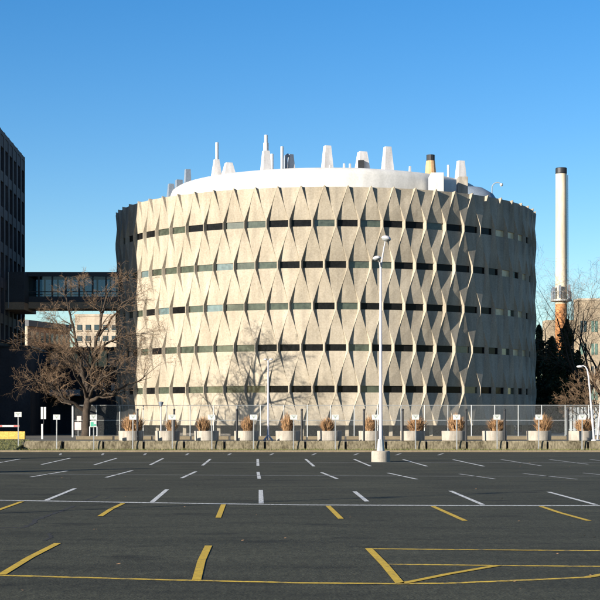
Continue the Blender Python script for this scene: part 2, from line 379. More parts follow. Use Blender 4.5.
# roof deck and drum
deck = MB().quad(*[cyl(k, R-.25, 22.9) for k in range(NB)]).build('roof_deck', M['greyvent'], building)
zr = 26.4-T
prof = [(16.4, 22.9-T), (16.4, 25.55-T), (16.25, 25.95-T), (15.85, 26.22-T), (14.9, 26.4-T), (0, 26.45-T)]
roof = MB().lathe((0, 0, 0), prof, 96).build('roof_drum', M['white'], building, smooth=True)
m_ = roof.modifiers.new('split', 'EDGE_SPLIT'); m_.split_angle = math.radians(40)
def loc(px, Y): return (X_(px, Y)-CX, Y-CY)
def vent(px, top, w0, w1, Y, m='vent', base=26.2, rot=.35, name='roof_vent', n=4, par=None):
    z1 = Z_(top, Y)-T; k = Y/F
    return MB().frustum(loc(px, Y), base-T, z1, w0*k, w1*k, rot, n).build(name, M[m], par or roof)
v = vent(216.5, 159.5, 9.6, 4.6, 152); MB().tube([(*loc(217, 152), Z_(160, 152)-T), (*loc(217, 152), Z_(142.5, 152)-T)], .16, 10).build('spire', M['vent'], roof)
vent(228.6, 163, 13, 6.4, 151)
vent(266, 151, 10, 6, 150); MB().tube([(*loc(266, 150), Z_(152, 150)-T), (*loc(266, 150), Z_(143, 150)-T)], .26, 10).tube([(*loc(266, 150), Z_(143, 150)-T), (*loc(266, 150), Z_(135, 150)-T)], .17, 10).build('spire', M['vent'], roof)
for px, top, wd in ((272, 154, 3), (282, 146.5, 3), (448.3, 165, 2.4)):
    MB().tube([(*loc(px, 152), 26.2-T), (*loc(px, 152), Z_(top, 152)-T)], wd/2*152/F, 10).build('roof_pipe', M['vent'], roof)
vent(291, 154.5, 8.5, 4, 153)
# duct bend between pipes
MB().tube([(*loc(285.5, 152.6), 26.2-T), (*loc(285.5, 152.6), Z_(160, 152.6)-T), (*loc(286, 152.6), Z_(156.5, 152.6)-T), (*loc(289, 152.6), Z_(155, 152.6)-T)], .2, 10).build('roof_duct', M['greyvent'], roof)
vent(327.3, 146, 11, 6, 150)
vent(362.3, 152, 14, 7.5, 151)
p = loc(361, 151-.62); MB().box(p[0]-.3, p[0]+.3, p[1]-.25, p[1]+.1, 26.5-T, Z_(161.5, 151)-T).build('vent_opening', M['darkmetal'], roof)
vent(387.5, 147, 11, 6, 150)
vent(430.6, 161, 12, 8.6, 152, 'orange', n=12)
MB().tube([(*loc(430.6, 152), Z_(161, 152)-T), (*loc(430.6, 152), Z_(155, 152)-T)], .42, 12).build('vent_cap', M['darkmetal'], roof)
vent(460.7, 161, 10, 6, 152, base=25.6)
vent(187.6, 169.5, 9, 5, 160, 'greyvent', base=23.4)
vent(179, 180, 8, 6, 161, 'greyvent', base=23.2)
vent(171, 184, 12, 5, 161.5, 'greyvent', base=23.0)
MB().lathe((loc(172, 163)[0], 163-CY, 22.9-T), [(1.6, 0), (1.5, .6), (1.0, 1.1), (0, 1.35)], 20).build('roof_hood', M['greyvent'], building, smooth=True)
vent(330.5, 165, 3, 2, 149); vent(344, 163.5, 2.2, 1.6, 149.5); vent(350, 163.7, 2, 1.6, 149.3); vent(410, 166.2, 2.2, 1.6, 150)
# plant room box, right
x0, _ = loc(431, 144.4); x1, _ = loc(444, 144.4)
Mr = Matrix.Translation((0, 0, 0))
MB().box(x0, x1, 144.4-CY, 147.5-CY, 22.9-T, Z_(172.5, 144.4)-T).build('plant_room', M['white'], building, bevel=.04)
x0, _ = loc(458, 146.5); x1, _ = loc(468, 146.5)
MB().box(x0, x1, 146.5-CY, 148-CY, 23.9-T, Z_(176.5, 146.5)-T).build('vent_box', M['planter'], building, bevel=.04)
MB().lathe((loc(469, 153)[0], 153-CY, 22.9-T), [(3.2, 0), (3.0, 1.0), (2.4, 1.9), (1.4, 2.5), (0, 2.7)], 24).build('roof_dome', M['greyvent'], building, smooth=True)
# curved roof lamp at the right rim
Yl = 152; c0 = at(492, 190, Yl); pts = []
for i in range(9):
    t = math.pi*(1-.75*i/8); pts.append((c0.x-CX+.55+.55*math.cos(t), Yl-CY, Z_(188, Yl)-T+.55*math.sin(t)))
MB().tube([(pts[0][0], pts[0][1], 22.9-T)]+pts, .05, 6).build('roof_lamp_arm', M['galv'], building)
MB().lathe(pts[-1], [(0, .1), (.14, .06), (.17, -.1), (.0, -.28)], 10).build('roof_lamp_head', M['white'], building)
tag(building.children[0])

# ---------------------------------------------------------------- dark office building at left
BX, BY0, BY1, BH = -29.85, 139.6, 165.0, 30.6
office = thing('office_building', (BX-10, BY1-13, T), 'dark charcoal office tower at left edge with deep vertical window bays', 'building')
ox, oy = BX-10, BY1-13
def lb(mb, x0, x1, y0, y1, z0, z1): mb.box(x0-ox, x1-ox, y0-oy, y1-oy, z0-T, z1-T)
_t = math.radians(2.2); _c = Vector((BX, BY1, T)); office.rotation_euler = (0, 0, _t)
office.location = _c-Matrix.Rotation(_t, 4, 'Z') @ Vector((10, 13, 0))
mb = MB(); lb(mb, BX-22, BX-.35, BY0, BY1, T, BH-.5)
FL = 3.5; z0 = 9.9; nfl = 6
PB = BY1-BY0; ncol = 9; cw = PB/ncol
for i in range(ncol+1):
    y = BY1-i*cw; lb(mb, BX-.35, BX, max(y-.42, BY0), min(y+.42, BY1), z0, BH)
for j in range(nfl):
    zz = BH-1.6-j*FL; lb(mb, BX-.35, BX-.06, BY0+.01, BY1-.01, zz+.1 if j else zz, zz+(1.1 if j else 1.55))
lb(mb, BX-22, BX-.002, BY0+.003, BY1-.003, BH-.5, BH-.05)
mb.build('wall', M['office'], office)
for i in range(ncol):
    yc = BY1-(i+.5)*cw
    for j in range(nfl):
        zt_ = BH-1.6-j*FL+.1; zb_ = zt_-FL+1.0
        mb = MB(); lb(mb, BX-.345, BX-.30, yc-cw/2+.43, yc+cw/2-.43, max(zb_, z0), zt_); mb.build('window', M['officeglass'], office)
zp = Z_(347.5, 150)
mb = MB(); lb(mb, BX-22, X_(24.5, 150), 150, BY1+.4, T, zp-.003); mb.build('podium', M['office'], office)
mb = MB(); lb(mb, BX-22, X_(24.5, 150)+.1, 149.9, BY1+.5, zp, zp+.2); mb.build('podium_roof', M['darkmetal'], office)

# ---------------------------------------------------------------- sky bridge
YB0, YB1 = 155.0, 158.6
zt, zbm = Z_(272, YB0), Z_(308.5, YB0); x0, x1 = -29.5, -18.4
bridge = thing('skybridge', ((x0+x1)/2, (YB0+YB1)/2, zbm), 'dark glazed footbridge between the office tower and the round building', 'bridge')
bx, by, bz = bridge.location
def B(mb, x0, x1, y0, y1, z0, z1): return mb.box(x0-bx, x1-bx, y0-by, y1-by, z0-bz, z1-bz)
B(MB(), x0, x1, YB0-.12, YB1+.12, zt-.45, zt).build('roof', M['fascia'], bridge)
B(MB(), x0, x1, YB0-.05, YB1+.05, Z_(302, YB0), Z_(296.5, YB0)).build('spandrel', M['fascia'], bridge)
B(MB(), x0, x1, YB0-.02, YB1+.02, zbm, Z_(302, YB0)-.003).build('floor_beam', M['soffit'], bridge)
zg0, zg1 = Z_(296.5, YB0)+.003, zt-.453
for s, yy in ((0, YB0), (1, YB1)):
    nm = 7
    for i in range(nm+1):
        xx = -28.0+i*(x1+28.0)/nm
        B(MB(), xx-.09, xx+.09, yy-.06, yy+.06, zg0, zg1).build('mullion', M['bridgeframe'], bridge)
        if i < nm:
            B(MB(), xx+.093, xx+(x1+28)/nm-.093, yy-.012, yy+.012, zg0, zg1).build('window', M['bridgeglass'], bridge)
    B(MB(), -28, x1, yy-.03-.04, yy-.03, zg0+.45, zg0+.52).build('handrail', M['bridgeframe'], bridge)
k = 152.6
B(MB(), -29.9, X_(24.3, k), k, YB1+1, Z_(302, k), Z_(272, k)).build('lobby', M['fascia'], bridge)
B(MB(), -29.9, X_(24.3, k)-.02, k+.02, YB1+1, Z_(309.5, k), Z_(302, k)-.003).build('lobby_soffit', M['soffit'], bridge)
B(MB(), X_(8.6, k)-.04, X_(8.6, k)+.04, k-.06, k-.003, Z_(308, k), Z_(272, k)).build('lobby_mullion', M['galv'], bridge)

# ---------------------------------------------------------------- glazed link building under the bridge
YL = 166.0; zl = Z_(347.3, YL)
link = thing('link_building', (-25, YL+4, T), 'low dark building with glazed upper storey under the footbridge', 'building')
def K(mb, x0, x1, y0, y1, z0, z1): return mb.box(x0+25, x1+25, y0-YL-4, y1-YL-4, z0-T, z1-T)
K(MB(), -34, -14, YL-.4, YL+9, zl-.35, zl).build('roof', M['fascia'], link)
K(MB(), -34, -14, YL+.02, YL+8.9, T, Z_(366.5, YL)).build('wall', M['office'], link)
zg0, zg1 = Z_(366.5, YL)+.003, zl-.353
for i in range(13):
    xx = -30.5+i*1.05
    K(MB(), xx-.06, xx+.06, YL, YL+.14, zg0, zg1).build('mullion', M['darkmetal'], link)
    if i < 12: K(MB(), xx+.063, xx+.987, YL+.05, YL+.08, zg0, zg1).build('window', M['glassteal'] if i % 3 else M['metalpanel'], link)
for px in (94.5, 103.5, 113):
    xx = X_(px, YL); K(MB(), xx-.2, xx+.2, YL-.06, YL+.015, Z_(391, YL), Z_(383, YL)).build('pale_panel', M['signw'], link)
xx = X_(66, YL); K(MB(), xx-1.4, xx+1.9, YL-2.5, YL+.015, Z_(396, YL), Z_(390, YL)).build('awning', M['metalpanel'], link)

# ---------------------------------------------------------------- far buildings
def far_building(name, label, px, top, Y, wdt, dep, m, rz, cols, rws, wm, zlow, ws=(.5, .5), margin=.08, side=None, parapet=.9):
    """box with its front-left corner at px, rotated by rz"""
    o = thing(name, (X_(px, Y), Y, T), label, 'building', rz=rz)
    H = Z_(top, Y)-T
    MB().box(0, wdt, 0, dep, -1, H).build('wall', m, o)
    MB().box(-.15, wdt+.15, -.15, dep+.15, H, H+parapet*.4).build('roof_cornice', m, o)
    zl_ = zlow-T
    fh = (H-1.2-zl_)/rws; cwd = wdt/cols
    for i in range(cols):
        for j in range(rws):
            xa = (i+.5-ws[0]/2)*cwd; za = zl_+(j+.5-ws[1]/2)*fh
            w_ = MB().box(xa, xa+cwd*ws[0], -.12, .05, za, za+fh*ws[1]).build('window', wm, o)
            MB().box(xa-.1, xa+cwd*ws[0]+.1, -.2, -.003, za-.16, za-.003).build('sill', m, w_)
    return o
far_building('apartment_block', 'tan concrete building with rows of windows seen below the footbridge', 75, 316, 300, 12, 14, M['tan'], 0, 7, 9, M['winbg'], 2, (.55, .5))
o = thing('tan_building', (X_(28, 300), 300, T), 'shade-toned tan building with dark cornice seen beside the dark tower under the footbridge', 'building', rz=math.radians(70))
H = Z_(320, 300)-T
MB().box(0, 17, 0, 16, -1, H-1.2).build('wall', M['brick'], o)  # window side turned from the sun, darkened in its base colour
MB().box(-.35, 17.35, -.35, 16.35, H-1.2, H).build('roof_cornice', M['fascia'], o)
MB().box(-.2, -.003, 0, 16, -1, H-1.203).build('gable', M['tan'], o)  # sunward face of the same building keeps the paler tan
for i in range(8):
    for j in range(5):
        xa = 1+i*2; za = H-4.2-j*3.6
        MB().box(xa, xa+1.1, -.05, .05, za, za+2).build('window', M['winbg'], o)
# tan brick building at right: two stepped masses
Yr = 262.0
rb = thing('stepped_building', (X_(546, Yr), Yr, T), 'tan brick building stepping up to the right behind bare trees', 'building')
k = Yr/F
H1, H2 = Z_(320, Yr)-T, Z_(301, Yr)-T
MB().box(0, 31*k, 0, 4, -1, H1).build('wing', M['tanbrick'], rb)
MB().box(31*k+.003, 110*k, -1.2, 3, -1, H2).build('wall', M['tanbrick'], rb)
MB().box(31*k-.1, 110*k+.1, -1.3, 3.1, H2, H2+.35).build('roof_cornice', M['tan'], rb)
for (xa0, yf, n_) in ((33, -1.2, 7), (3, 0, 2)):
    for i in range(n_):
        for j in range(5):
            za = (H2-5.4 if yf else H1-5.2)-j*3.9
            if za < 1: continue
            xa = (xa0+i*11)*k
            w_ = MB().box(xa, xa+6*k, yf-.06, yf+.05, za, za+1.9).build('window', M['wingreen'] if (i+j) % 3 else M['winbg'], rb)
            MB().box(xa+3*k-.05, xa+3*k+.05, yf-.10, yf-.063, za, za+1.9).build('mullion', M['tan'], w_)

# ---------------------------------------------------------------- chimney stack
Ys = 212.0; kx = Ys/F; sx = X_(561.2, Ys)
st = thing('chimney_stack', (sx, Ys, T), 'tall slim cream chimney with black cap and rust stained lower shaft', 'chimney')
def zs(py): return Z_(py, Ys)-T
MB().tube([(0, 0, zs(304)), (0, 0, zs(173.5))], [5.9*kx, 5.4*kx], 28).build('upper_shaft', M['stack'], st, smooth=False)
MB().tube([(0, 0, -.3), (0, 0, zs(304)-.003)], [6.2*kx, 5.9*kx], 28).build('lower_shaft', M['rust'], st)
MB().lathe((0, 0, 0), [(5.5*kx, zs(174)), (5.7*kx, zs(173.4)), (5.7*kx, zs(168.6)), (5.3*kx, zs(168)), (4.4*kx, zs(168)), (4.4*kx, zs(171)), (0, zs(171))], 28).build('cap', M['darkmetal'], st)
pl = MB().lathe((0, 0, 0), [(5.8*kx, zs(301.5)), (10.5*kx, zs(301.3)), (10.5*kx, zs(299.8)), (5.8*kx, zs(299.8))], 28).build('platform', M['galv'], st)
mb = MB()
for i in range(12):
    t = i*math.pi/6; r_ = 10.2*kx; mb.tube([(r_*math.cos(t), r_*math.sin(t), zs(299.8)), (r_*math.cos(t), r_*math.sin(t), zs(292))], .035, 6)
mb.tube([(10.2*kx*math.cos(t*math.pi/12), 10.2*kx*math.sin(t*math.pi/12), zs(292)) for t in range(25)], .03, 5)
mb.build('railing', M['galv'], pl)
for i, t in enumerate((.3, 1.3, 2.6, 3.6, 4.4, 5.6)):
    r_ = 9*kx; c = (r_*math.cos(t), r_*math.sin(t))
    MB().box(c[0]-.16, c[0]+.16, c[1]-.1, c[1]+.1, zs(299), zs(290-i)).build('antenna', M['greyvent'], st)
mb = MB()   # ladder
for s in (-.22, .22): mb.tube([(5.9*kx+.15, s, 2), (5.5*kx+.15, s, zs(175))], .03, 4)
for i in range(100): mb.tube([(5.7*kx+.15, -.22, 2+i*.32), (5.7*kx+.15, .22, 2+i*.32)], .02, 4)
mb.build('ladder', M['galv'], st)

# ---------------------------------------------------------------- trees
def branch(mbs, p, d, ln, r, lvl, rg, droop, up, dens, maxl, tw):
    n = 4 if lvl < 3 else 3
    pts = [p.copy()]; q = p.copy(); dd = d.normalized()
    for i in range(n):
        j = Vector((rg.gauss(0, 1), rg.gauss(0, 1), rg.gauss(0, 1)))*(.11+.035*lvl)
        dd = (dd+j+Vector((0, 0, up if lvl < 2 else up*.5-droop*(lvl-1)*.12))).normalized()
        q = q+dd*ln/n; pts.append(q.copy())
    rr = [max(r*(1-.62*i/n), .006) for i in range(n+1)]
    (mbs[0] if lvl < 2 else mbs[1]).tube(pts, rr, 7 if lvl == 0 else (5 if lvl < 3 else 3), cap=False)
    limb_children(mbs, pts, rr, ln, lvl, rg, droop, up, dens, maxl, tw)
def limb_children(mbs, pts, rr, ln, lvl, rg, droop, up, dens, maxl, tw):
    if lvl >= maxl: return
    nch = int(rg.uniform(.8, 1.25)*dens*(1 if lvl else .9))
    for c in range(nch):
        t = rg.uniform(.22, 1.0) if c else 1.0
        i = min(int(t*(len(pts)-1)), len(pts)-2); f = t*(len(pts)-1)-i
        q = pts[i].lerp(pts[i+1], f); dd = (pts[i+1]-pts[i]).normalized()
        ax = Vector((rg.gauss(0, 1), rg.gauss(0, 1), rg.gauss(0, 1))).normalized()
        perp = (ax-dd*ax.dot(dd)).normalized()
        a = rg.uniform(.35, 1.05)
        nd = dd*math.cos(a)+perp*math.sin(a)
        r_ = (rr[i]*(1-f)+rr[i+1]*f)*rg.uniform(.45, .7)
        branch(mbs, q, nd, ln*rg.uniform(.42, .72)*tw, r_, lvl+1, rg, droop, up, dens, maxl, tw)

# main bare tree: limbs traced roughly, then grown in depth
YT = 129.5
tx = X_(86, YT)
tree = thing('bare_tree', (tx, YT, T), 'spreading leafless tree with dense brown twigs in front of the footbridge', 'tree')
def tp(px, py, dy=0): q = at(px, py, YT); return Vector((q.x-tx, dy, q.z-T))
rg = random.Random(11); mbs = (MB(), MB())
limbs = [
 ([(86, 440, 0), (86.5, 425, 0), (86.5, 411, 0), (88, 400, 0)], .40, .31),
 ([(88, 401, 0), (86, 385, -.1), (82, 366, -.3), (77, 345, -.5), (73, 322, -.8), (69, 303, -1)], .24, .06),
 ([(88, 401, 0), (91, 380, .2), (93, 358, .3), (97, 335, .5), (101, 313, .7), (107, 292, .6)], .26, .06),
 ([(86, 411, 0), (76, 404, -.3), (64, 397, -.7), (54, 387, -1), (43, 381, -1.4)], .19, .05),
 ([(88, 402, 0), (99, 397, -.4), (113, 393, -.9), (130, 385, -1.5), (146, 378, -1.9)], .2, .05),
 ([(82, 366, -.3), (68, 355, -.9), (55, 348, -1.4), (46, 350, -1.9)], .12, .04),
 ([(93, 358, .3), (106, 345, -.2), (121, 338, -.7), (138, 334, -1.0)], .13, .04),
 ([(97, 335, .5), (111, 318, .6), (123, 303, .4), (136, 296, .1)], .12, .035),
 ([(77, 345, -.5), (66, 332, -.2), (56, 322, .3)], .09, .03),
 ([(87, 394, 0), (80, 378, 1.6), (70, 362, 3.0), (62, 345, 3.9)], .16, .04),
 ([(88, 396, 0), (98, 376, 1.8), (110, 360, 3.0), (124, 350, 3.8)], .16, .04),
 ([(87, 398, 0), (84, 384, -1.6), (78, 372, -3.0), (74, 360, -4.0)], .15, .04),
 ([(88, 398, 0), (97, 388, -1.7), (108, 378, -3.0), (122, 372, -3.8)], .15, .04),
 ([(73, 404, -.4), (61, 402, 1), (52, 396, 2)], .09, .03),
 ([(101, 313, .7), (92, 302, .2), (84, 290, -.2)], .07, .025),
]
for li, (pts, r0, r1) in enumerate(limbs):
    P_ = [tp(*q) for q in pts]
    fine = []
    for a, b in zip(P_, P_[1:]):
        for k in range(3): fine.append(a.lerp(b, k/3)+Vector((rg.gauss(0, .05), rg.gauss(0, .05), rg.gauss(0, .05)))*(1 if li else .3))
    fine.append(P_[-1]); n = len(fine)
    rr = [r0+(r1-r0)*(i/(n-1))**.8 for i in range(n)]
    if li == 0: rr[0] *= 1.35; rr[1] *= 1.12
    mbs[0].tube(fine, rr, 10, cap=False)
    if li:
        ln = sum((b-a).length for a, b in zip(P_, P_[1:]))
        for rep in range(3):
            limb_children(mbs, fine, rr, min(ln, 4.4)*.66, 0, rg, .4, .06, 4.5, 4, 1.0)
print('tree faces', len(mbs[0].f), len(mbs[1].f))
mbs[0].build('trunk', M['bark'], tree, smooth=True); mbs[1].build('crown', M['twig'], tree)

def small_tree(px, base_y, h, Y, seed, label, group, maxl=4, dens=4.4, up=.12, r=.16, m='twig', mt='bark', spread=.5, nl=5):
    x = X_(px, Y); o = thing('bare_tree', (x, Y, T), label, 'tree', group)
    rg = random.Random(seed); mbs = (MB(), MB())
    hh = h*.28
    tr_ = [Vector((0, 0, -.1)), Vector((rg.gauss(0, .1), rg.gauss(0, .1), hh*.5)), Vector((rg.gauss(0, .15), rg.gauss(0, .15), hh))]
    mbs[0].tube(tr_, [r*1.2, r, r*.85], 8, cap=False)
    for i in range(nl):
        a = 2*math.pi*(i+rg.random()*.6)/nl; sp = spread*rg.uniform(.5, 1.2)
        branch(mbs, tr_[-1]*rg.uniform(.8, 1) if i else tr_[-1], Vector((math.cos(a)*sp, math.sin(a)*sp, 1)), h*.66*rg.uniform(.7, 1), r*.6, 0, rg, .15, up, dens, maxl, .95)
    mbs[0].build('trunk', M[mt], o, smooth=True); mbs[1].build('crown', M[m], o)
    return o
gR = 'bare trees beside the chimney'
small_tree(546, 430, 17.5, 196, 3, 'thin pale leafless tree between round building and chimney', gR, 4, 4.4, spread=.3, r=.22)
small_tree(574, 430, 18, 200, 5, 'slender leafless tree just right of the chimney', gR, 4, 4.4, spread=.45, r=.24)
small_tree(586, 430, 14.5, 165, 8, 'leafless tree with pale slanting limbs in front of tan brick building', gR, 4, 4.4, spread=.75, r=.26)
small_tree(603, 430, 15.5, 172, 9, 'leafless tree cut by the right edge of the view', gR, 4, 4.4, spread=.8, r=.26)
small_tree(590, 430, 5.6, 150, 15, 'low twiggy leafless tree under the slanting lamp', gR, 4, 5.0, up=.02, r=.1, spread=.9)
small_tree(602, 430, 5.4, 146, 17, 'low twiggy leafless tree behind the leaning white pole', gR, 4, 4.6, up=.02, r=.1, spread=.9)
# evergreens in the shadow of the round building
def evergreen(px, Y, h, wd, seed, label, n=7000, ragged=1.0):
    x = X_(px, Y); o = thing('evergreen_tree', (x, Y, T), label, 'tree', 'dark evergreens beside the round building')
    rg = random.Random(seed); mb = MB()
    for i in range(n):
        t = rg.random()**1.25; z = .15+t*h
        rad = wd/2*(1-t)**.75*(.72+.28*math.sin(t*26+seed)+rg.gauss(0, .10)*ragged)
        a = rg.uniform(0, 6.283); rad *= (.8+.25*math.sin(3*a+seed+t*9)); k = math.sqrt(rg.random())
        c = Vector((rad*k*math.cos(a), rad*k*math.sin(a), z))
        s = rg.uniform(.09, .26); u = Vector((rg.gauss(0, 1), rg.gauss(0, 1), rg.gauss(0, .6))).normalized()*s
        v_ = Vector((rg.gauss(0, 1), rg.gauss(0, 1), rg.gauss(0, 1))).normalized()*s*.5
        mb.quad(c-u, c+v_, c+u, c-v_)
    MB().tube([(0, 0, -.1), (0, 0, h*.9)], [.2, .03], 7).build('trunk', M['barkdark'], o)
    mb.build('crown', M['needle'], o); return o
evergreen(539, 184, 12.8, 9, 1, 'dark evergreen hugging the right side of the round building', 12000)
evergreen(552, 180, 11.2, 10, 2, 'short broad dark evergreen left of the chimney foot', 14000)
evergreen(567, 183, 13.4, 9, 4, 'tall dark evergreen covering the chimney foot', 15000)
evergreen(578, 180, 9.5, 8.0, 6, 'squat dark evergreen right of the chimney foot', 9000)
evergreen(531, 181, 7.5, 5.0, 7, 'small dark evergreen tucked behind the round building edge', 6000)
evergreen(560, 176, 8.0, 9.0, 9, 'lowest dark evergreen in front of the chimney foot', 9000)

# ---------------------------------------------------------------- chain link fence
YF = 131.0
xs0, xs1 = X_(73, YF), X_(640, YF)
fence = thing('chain_link_fence', (xs0, YF, T), 'long galvanised chain link fence in front of the round building', 'fence')
zt = Z_(405.3, YF)-T; zm = Z_(420.3, YF)-T; Lf = xs1-xs0
MB().tube([(0, 0, zt), (Lf, 0, zt)], .032, 6).build('top_rail', M['galv'], fence)
MB().tube([(0, 0, zm), (Lf, 0, zm)], .022, 6).build('middle_rail', M['galv'], fence)
proto = MB().tube([(0, 0, -.05), (0, 0, zt+.03)], .04, 8).build('post', M['galv'], fence)
npst = int(Lf/2.02)
for i in range(1, npst+1):
    c = proto.copy(); COL.objects.link(c); c.location = (i*2.02, 0, 0)
proto.scale = (2.6, 2.6, 1)
proto2 = proto
mb = MB(); w_ = .003; sp = .11; H = zt
n = int((Lf+H)/sp)
for i in range(n):
    x = i*sp-H
    for s in (0, 1):
        xa, za, xb, zb = x, 0, x+H, H
        if xa < 0: za -= xa; xa = 0
        if xb > Lf: zb -= (xb-Lf); xb = Lf
        if zb <= za: continue
        if s: za, zb = H-za, H-zb
        yy = .05*s*.2
        mb.quad((xa-w_, yy, za), (xa+w_, yy, za), (xb+w_, yy, zb), (xb-w_, yy, zb))
mb.build('wire_mesh', M['galv'], fence)
# slatted grey fence behind, far right
YG = 150
hg = thing('slat_fence', (X_(566, YG), YG, T), 'pale grey vertical board fence behind the chain link at far right', 'fence')
mb = MB()
for i in range(26): mb.box(i*.36, i*.36+.24, 0, .05, 0, Z_(407, YG)-T)
mb.build('slats', M['metalpanel'], hg); MB().box(0, 9.3, .053, .12, .5, .6).box(0, 9.3, .053, .12, 2.0, 2.1).build('rail', M['metalpanel'], hg)

# ---------------------------------------------------------------- retaining blocks
NAMES = ['1', ]
blocks = []
Yk = 103.12; pitch = 2.742
first = X_(22.5, Yk)
def ordw(i):
    return ['first', 'second', 'third', 'fourth', 'fifth', 'sixth', 'seventh', 'eighth', 'ninth', 'tenth', 'eleventh', 'twelfth', 'thirteenth', 'fourteenth', 'fifteenth', 'sixteenth'][i]
for i in range(16):
    xa = first+i*pitch+.07; xb = first+(i+1)*pitch-.09
    if xa > 22: break
    h = T+.06
    m4 = None
    mb = MB()
    prof = [(0, -.03), (0, .28), (.05, h-.05), (.09, h), (.36, h), (.40, h-.03), (.40, -.03)]
    nseg = 6
    for s in range(nseg):
        x0_, x1_ = (xb-xa)*s/nseg, (xb-xa)*(s+1)/nseg
        for (y0, z0_), (y1, z1_) in zip(prof, prof[1:]): mb.quad((x0_, y0, z0_), (x1_, y0, z0_), (x1_, y1, z1_), (x0_, y1, z1_))
    for x_ in (0, xb-xa): mb.quad(*[(x_, y, z) for y, z in prof])
    wear = ['with a dark drip stain', 'paler than its neighbours', 'with mossy foot', 'with worn top edge'][i % 4]
    o = mb.build('wall_block', M['block'])
    o.location = (xa, Yk+rnd.uniform(-.02, .02), 0); o.rotation_euler = (0, 0, rnd.uniform(-.006, .006))
    tag(o, 'weathered concrete wall block at the lot edge, %s from the left' % ordw(i), 'wall block', 'concrete blocks of the low retaining wall')

# low pale kerb further back
for i in range(15):
    xa = X_(76, 114)+i*2.9
    o = MB().box(0, 2.75, 0, .4, 0, .27).build('kerb_stone', M['kerb'], bevel=.02); o.location = (xa, 114, T)
    tag(o, 'long pale kerb stone behind the planters, %s from the left' % ordw(i), 'kerb stone', 'pale kerb stones behind the planters')

# ---------------------------------------------------------------- planters with dry grass
def blade_clump(seed, n=950, h=1.3, sp=.5):
    rg = random.Random(seed); mb = MB()
    for i in range(n):
        a = rg.uniform(0, 6.283); r0 = .36*math.sqrt(rg.random()); lean = rg.uniform(.02, 1)**1.3*sp; L_ = h*rg.uniform(.4, 1.1)*(1.05-1.0*r0)
        p = Vector((r0*math.cos(a), r0*math.sin(a), 0)); pts = []
        aa = a+rg.gauss(0, .4)
        for k in range(5):
            t = k/4; pts.append(p+Vector((math.cos(aa)*lean*t**2, math.sin(aa)*lean*t**2, L_*(t-.22*lean*t**3))))
        wd = rg.uniform(.008, .018); side = Vector((-math.sin(aa), math.cos(aa), 0)).lerp(Vector((rg.gauss(0, 1), rg.gauss(0, 1), 0)).normalized(), .5)
        for k in range(4):
            w0, w1 = wd*(1 if k < 3 else 1.3), wd*(1 if k < 2 else (1.3 if k == 2 else .3))
            mb.quad(pts[k]-side*w0, pts[k]+side*w0, pts[k+1]+side*w1, pts[k+1]-side*w1)
    return mb
clumps = []
for s in range(4):
    o = blade_clump(20+s, h=[1.35, 1.2, 1.3, 1.25][s], sp=[.38, .5, .42, .46][s]).build('ornamental_grass', M['drygrass'])
    clumps.append(o.data)
    bpy.data.objects.remove(o)
YP = 107.0
px_pl = [131, 167.5, 206.5, 246.5, 288, 329.5, 371, 412.5, 454, 494.5, 539, 580.5]
pp = None
ox_gr = [2, 4, -3, 1, -.5, -2, -1, 4, 2, 2, 4, 4]
scl = [1.0, .95, .95, .98, 1.05, .95, .95, .95, 1.0, .95, 1.05, .9]
wid = [1.5, .8, .9, .85, .9, .95, .85, 1.2, 1.2, 1.1, 1.15, 1.3]
beside = ['nearest the bare tree, in front of the shaded corner', 'just left of the small post-top lamp', 'under the left edge of the tree shadow', 'left of the slender twin-headed lamp', 'right of the slender twin-headed lamp',
          'midway between the two tall lamps', 'immediately left of the tall lamp pole', 'immediately right of the tall lamp pole', 'before the last sunlit ribs of the facade', 'before the shaded side of the round building', 'before the dark evergreens', 'beside the slanting lamp at far right']
for i, px in enumerate(px_pl):
    if i == 0:
        pp = thing('planter', (0, 0, 0), '', 'planter', 'round concrete planters with dry grass')
        MB().lathe((0, 0, 0), [(.0, .0), (.78, 0), (.85, .05), (.87, .62), (.875, .70), (.84, .72), (.79, .70), (.78, .60)], 40).build('pot', M['planter'], pp, smooth=False)
        MB().lathe((0, 0, 0), [(.79, .60), (.4, .64), (0, .66)], 20).build('soil', M['soil'], pp)
        c = pp
    else: c = copy_tree(pp)
    c.location = (X_(px, YP), YP, T); c.rotation_euler = (0, 0, rnd.uniform(0, 6))
    c['label'] = 'round pale concrete planter '+beside[i]
    o = bpy.data.objects.new('ornamental_grass', clumps[i % 4]); COL.objects.link(o)
    o.location = (X_(px+ox_gr[i], YP), YP, T+.62); o.rotation_euler = (0, 0, rnd.uniform(0, 6.2)); o.scale = (wid[i], wid[i], scl[i])
    tag(o, 'tuft of dry tan ornamental grass in the planter '+beside[i], 'ornamental grass', 'dry grass tufts in the planters')

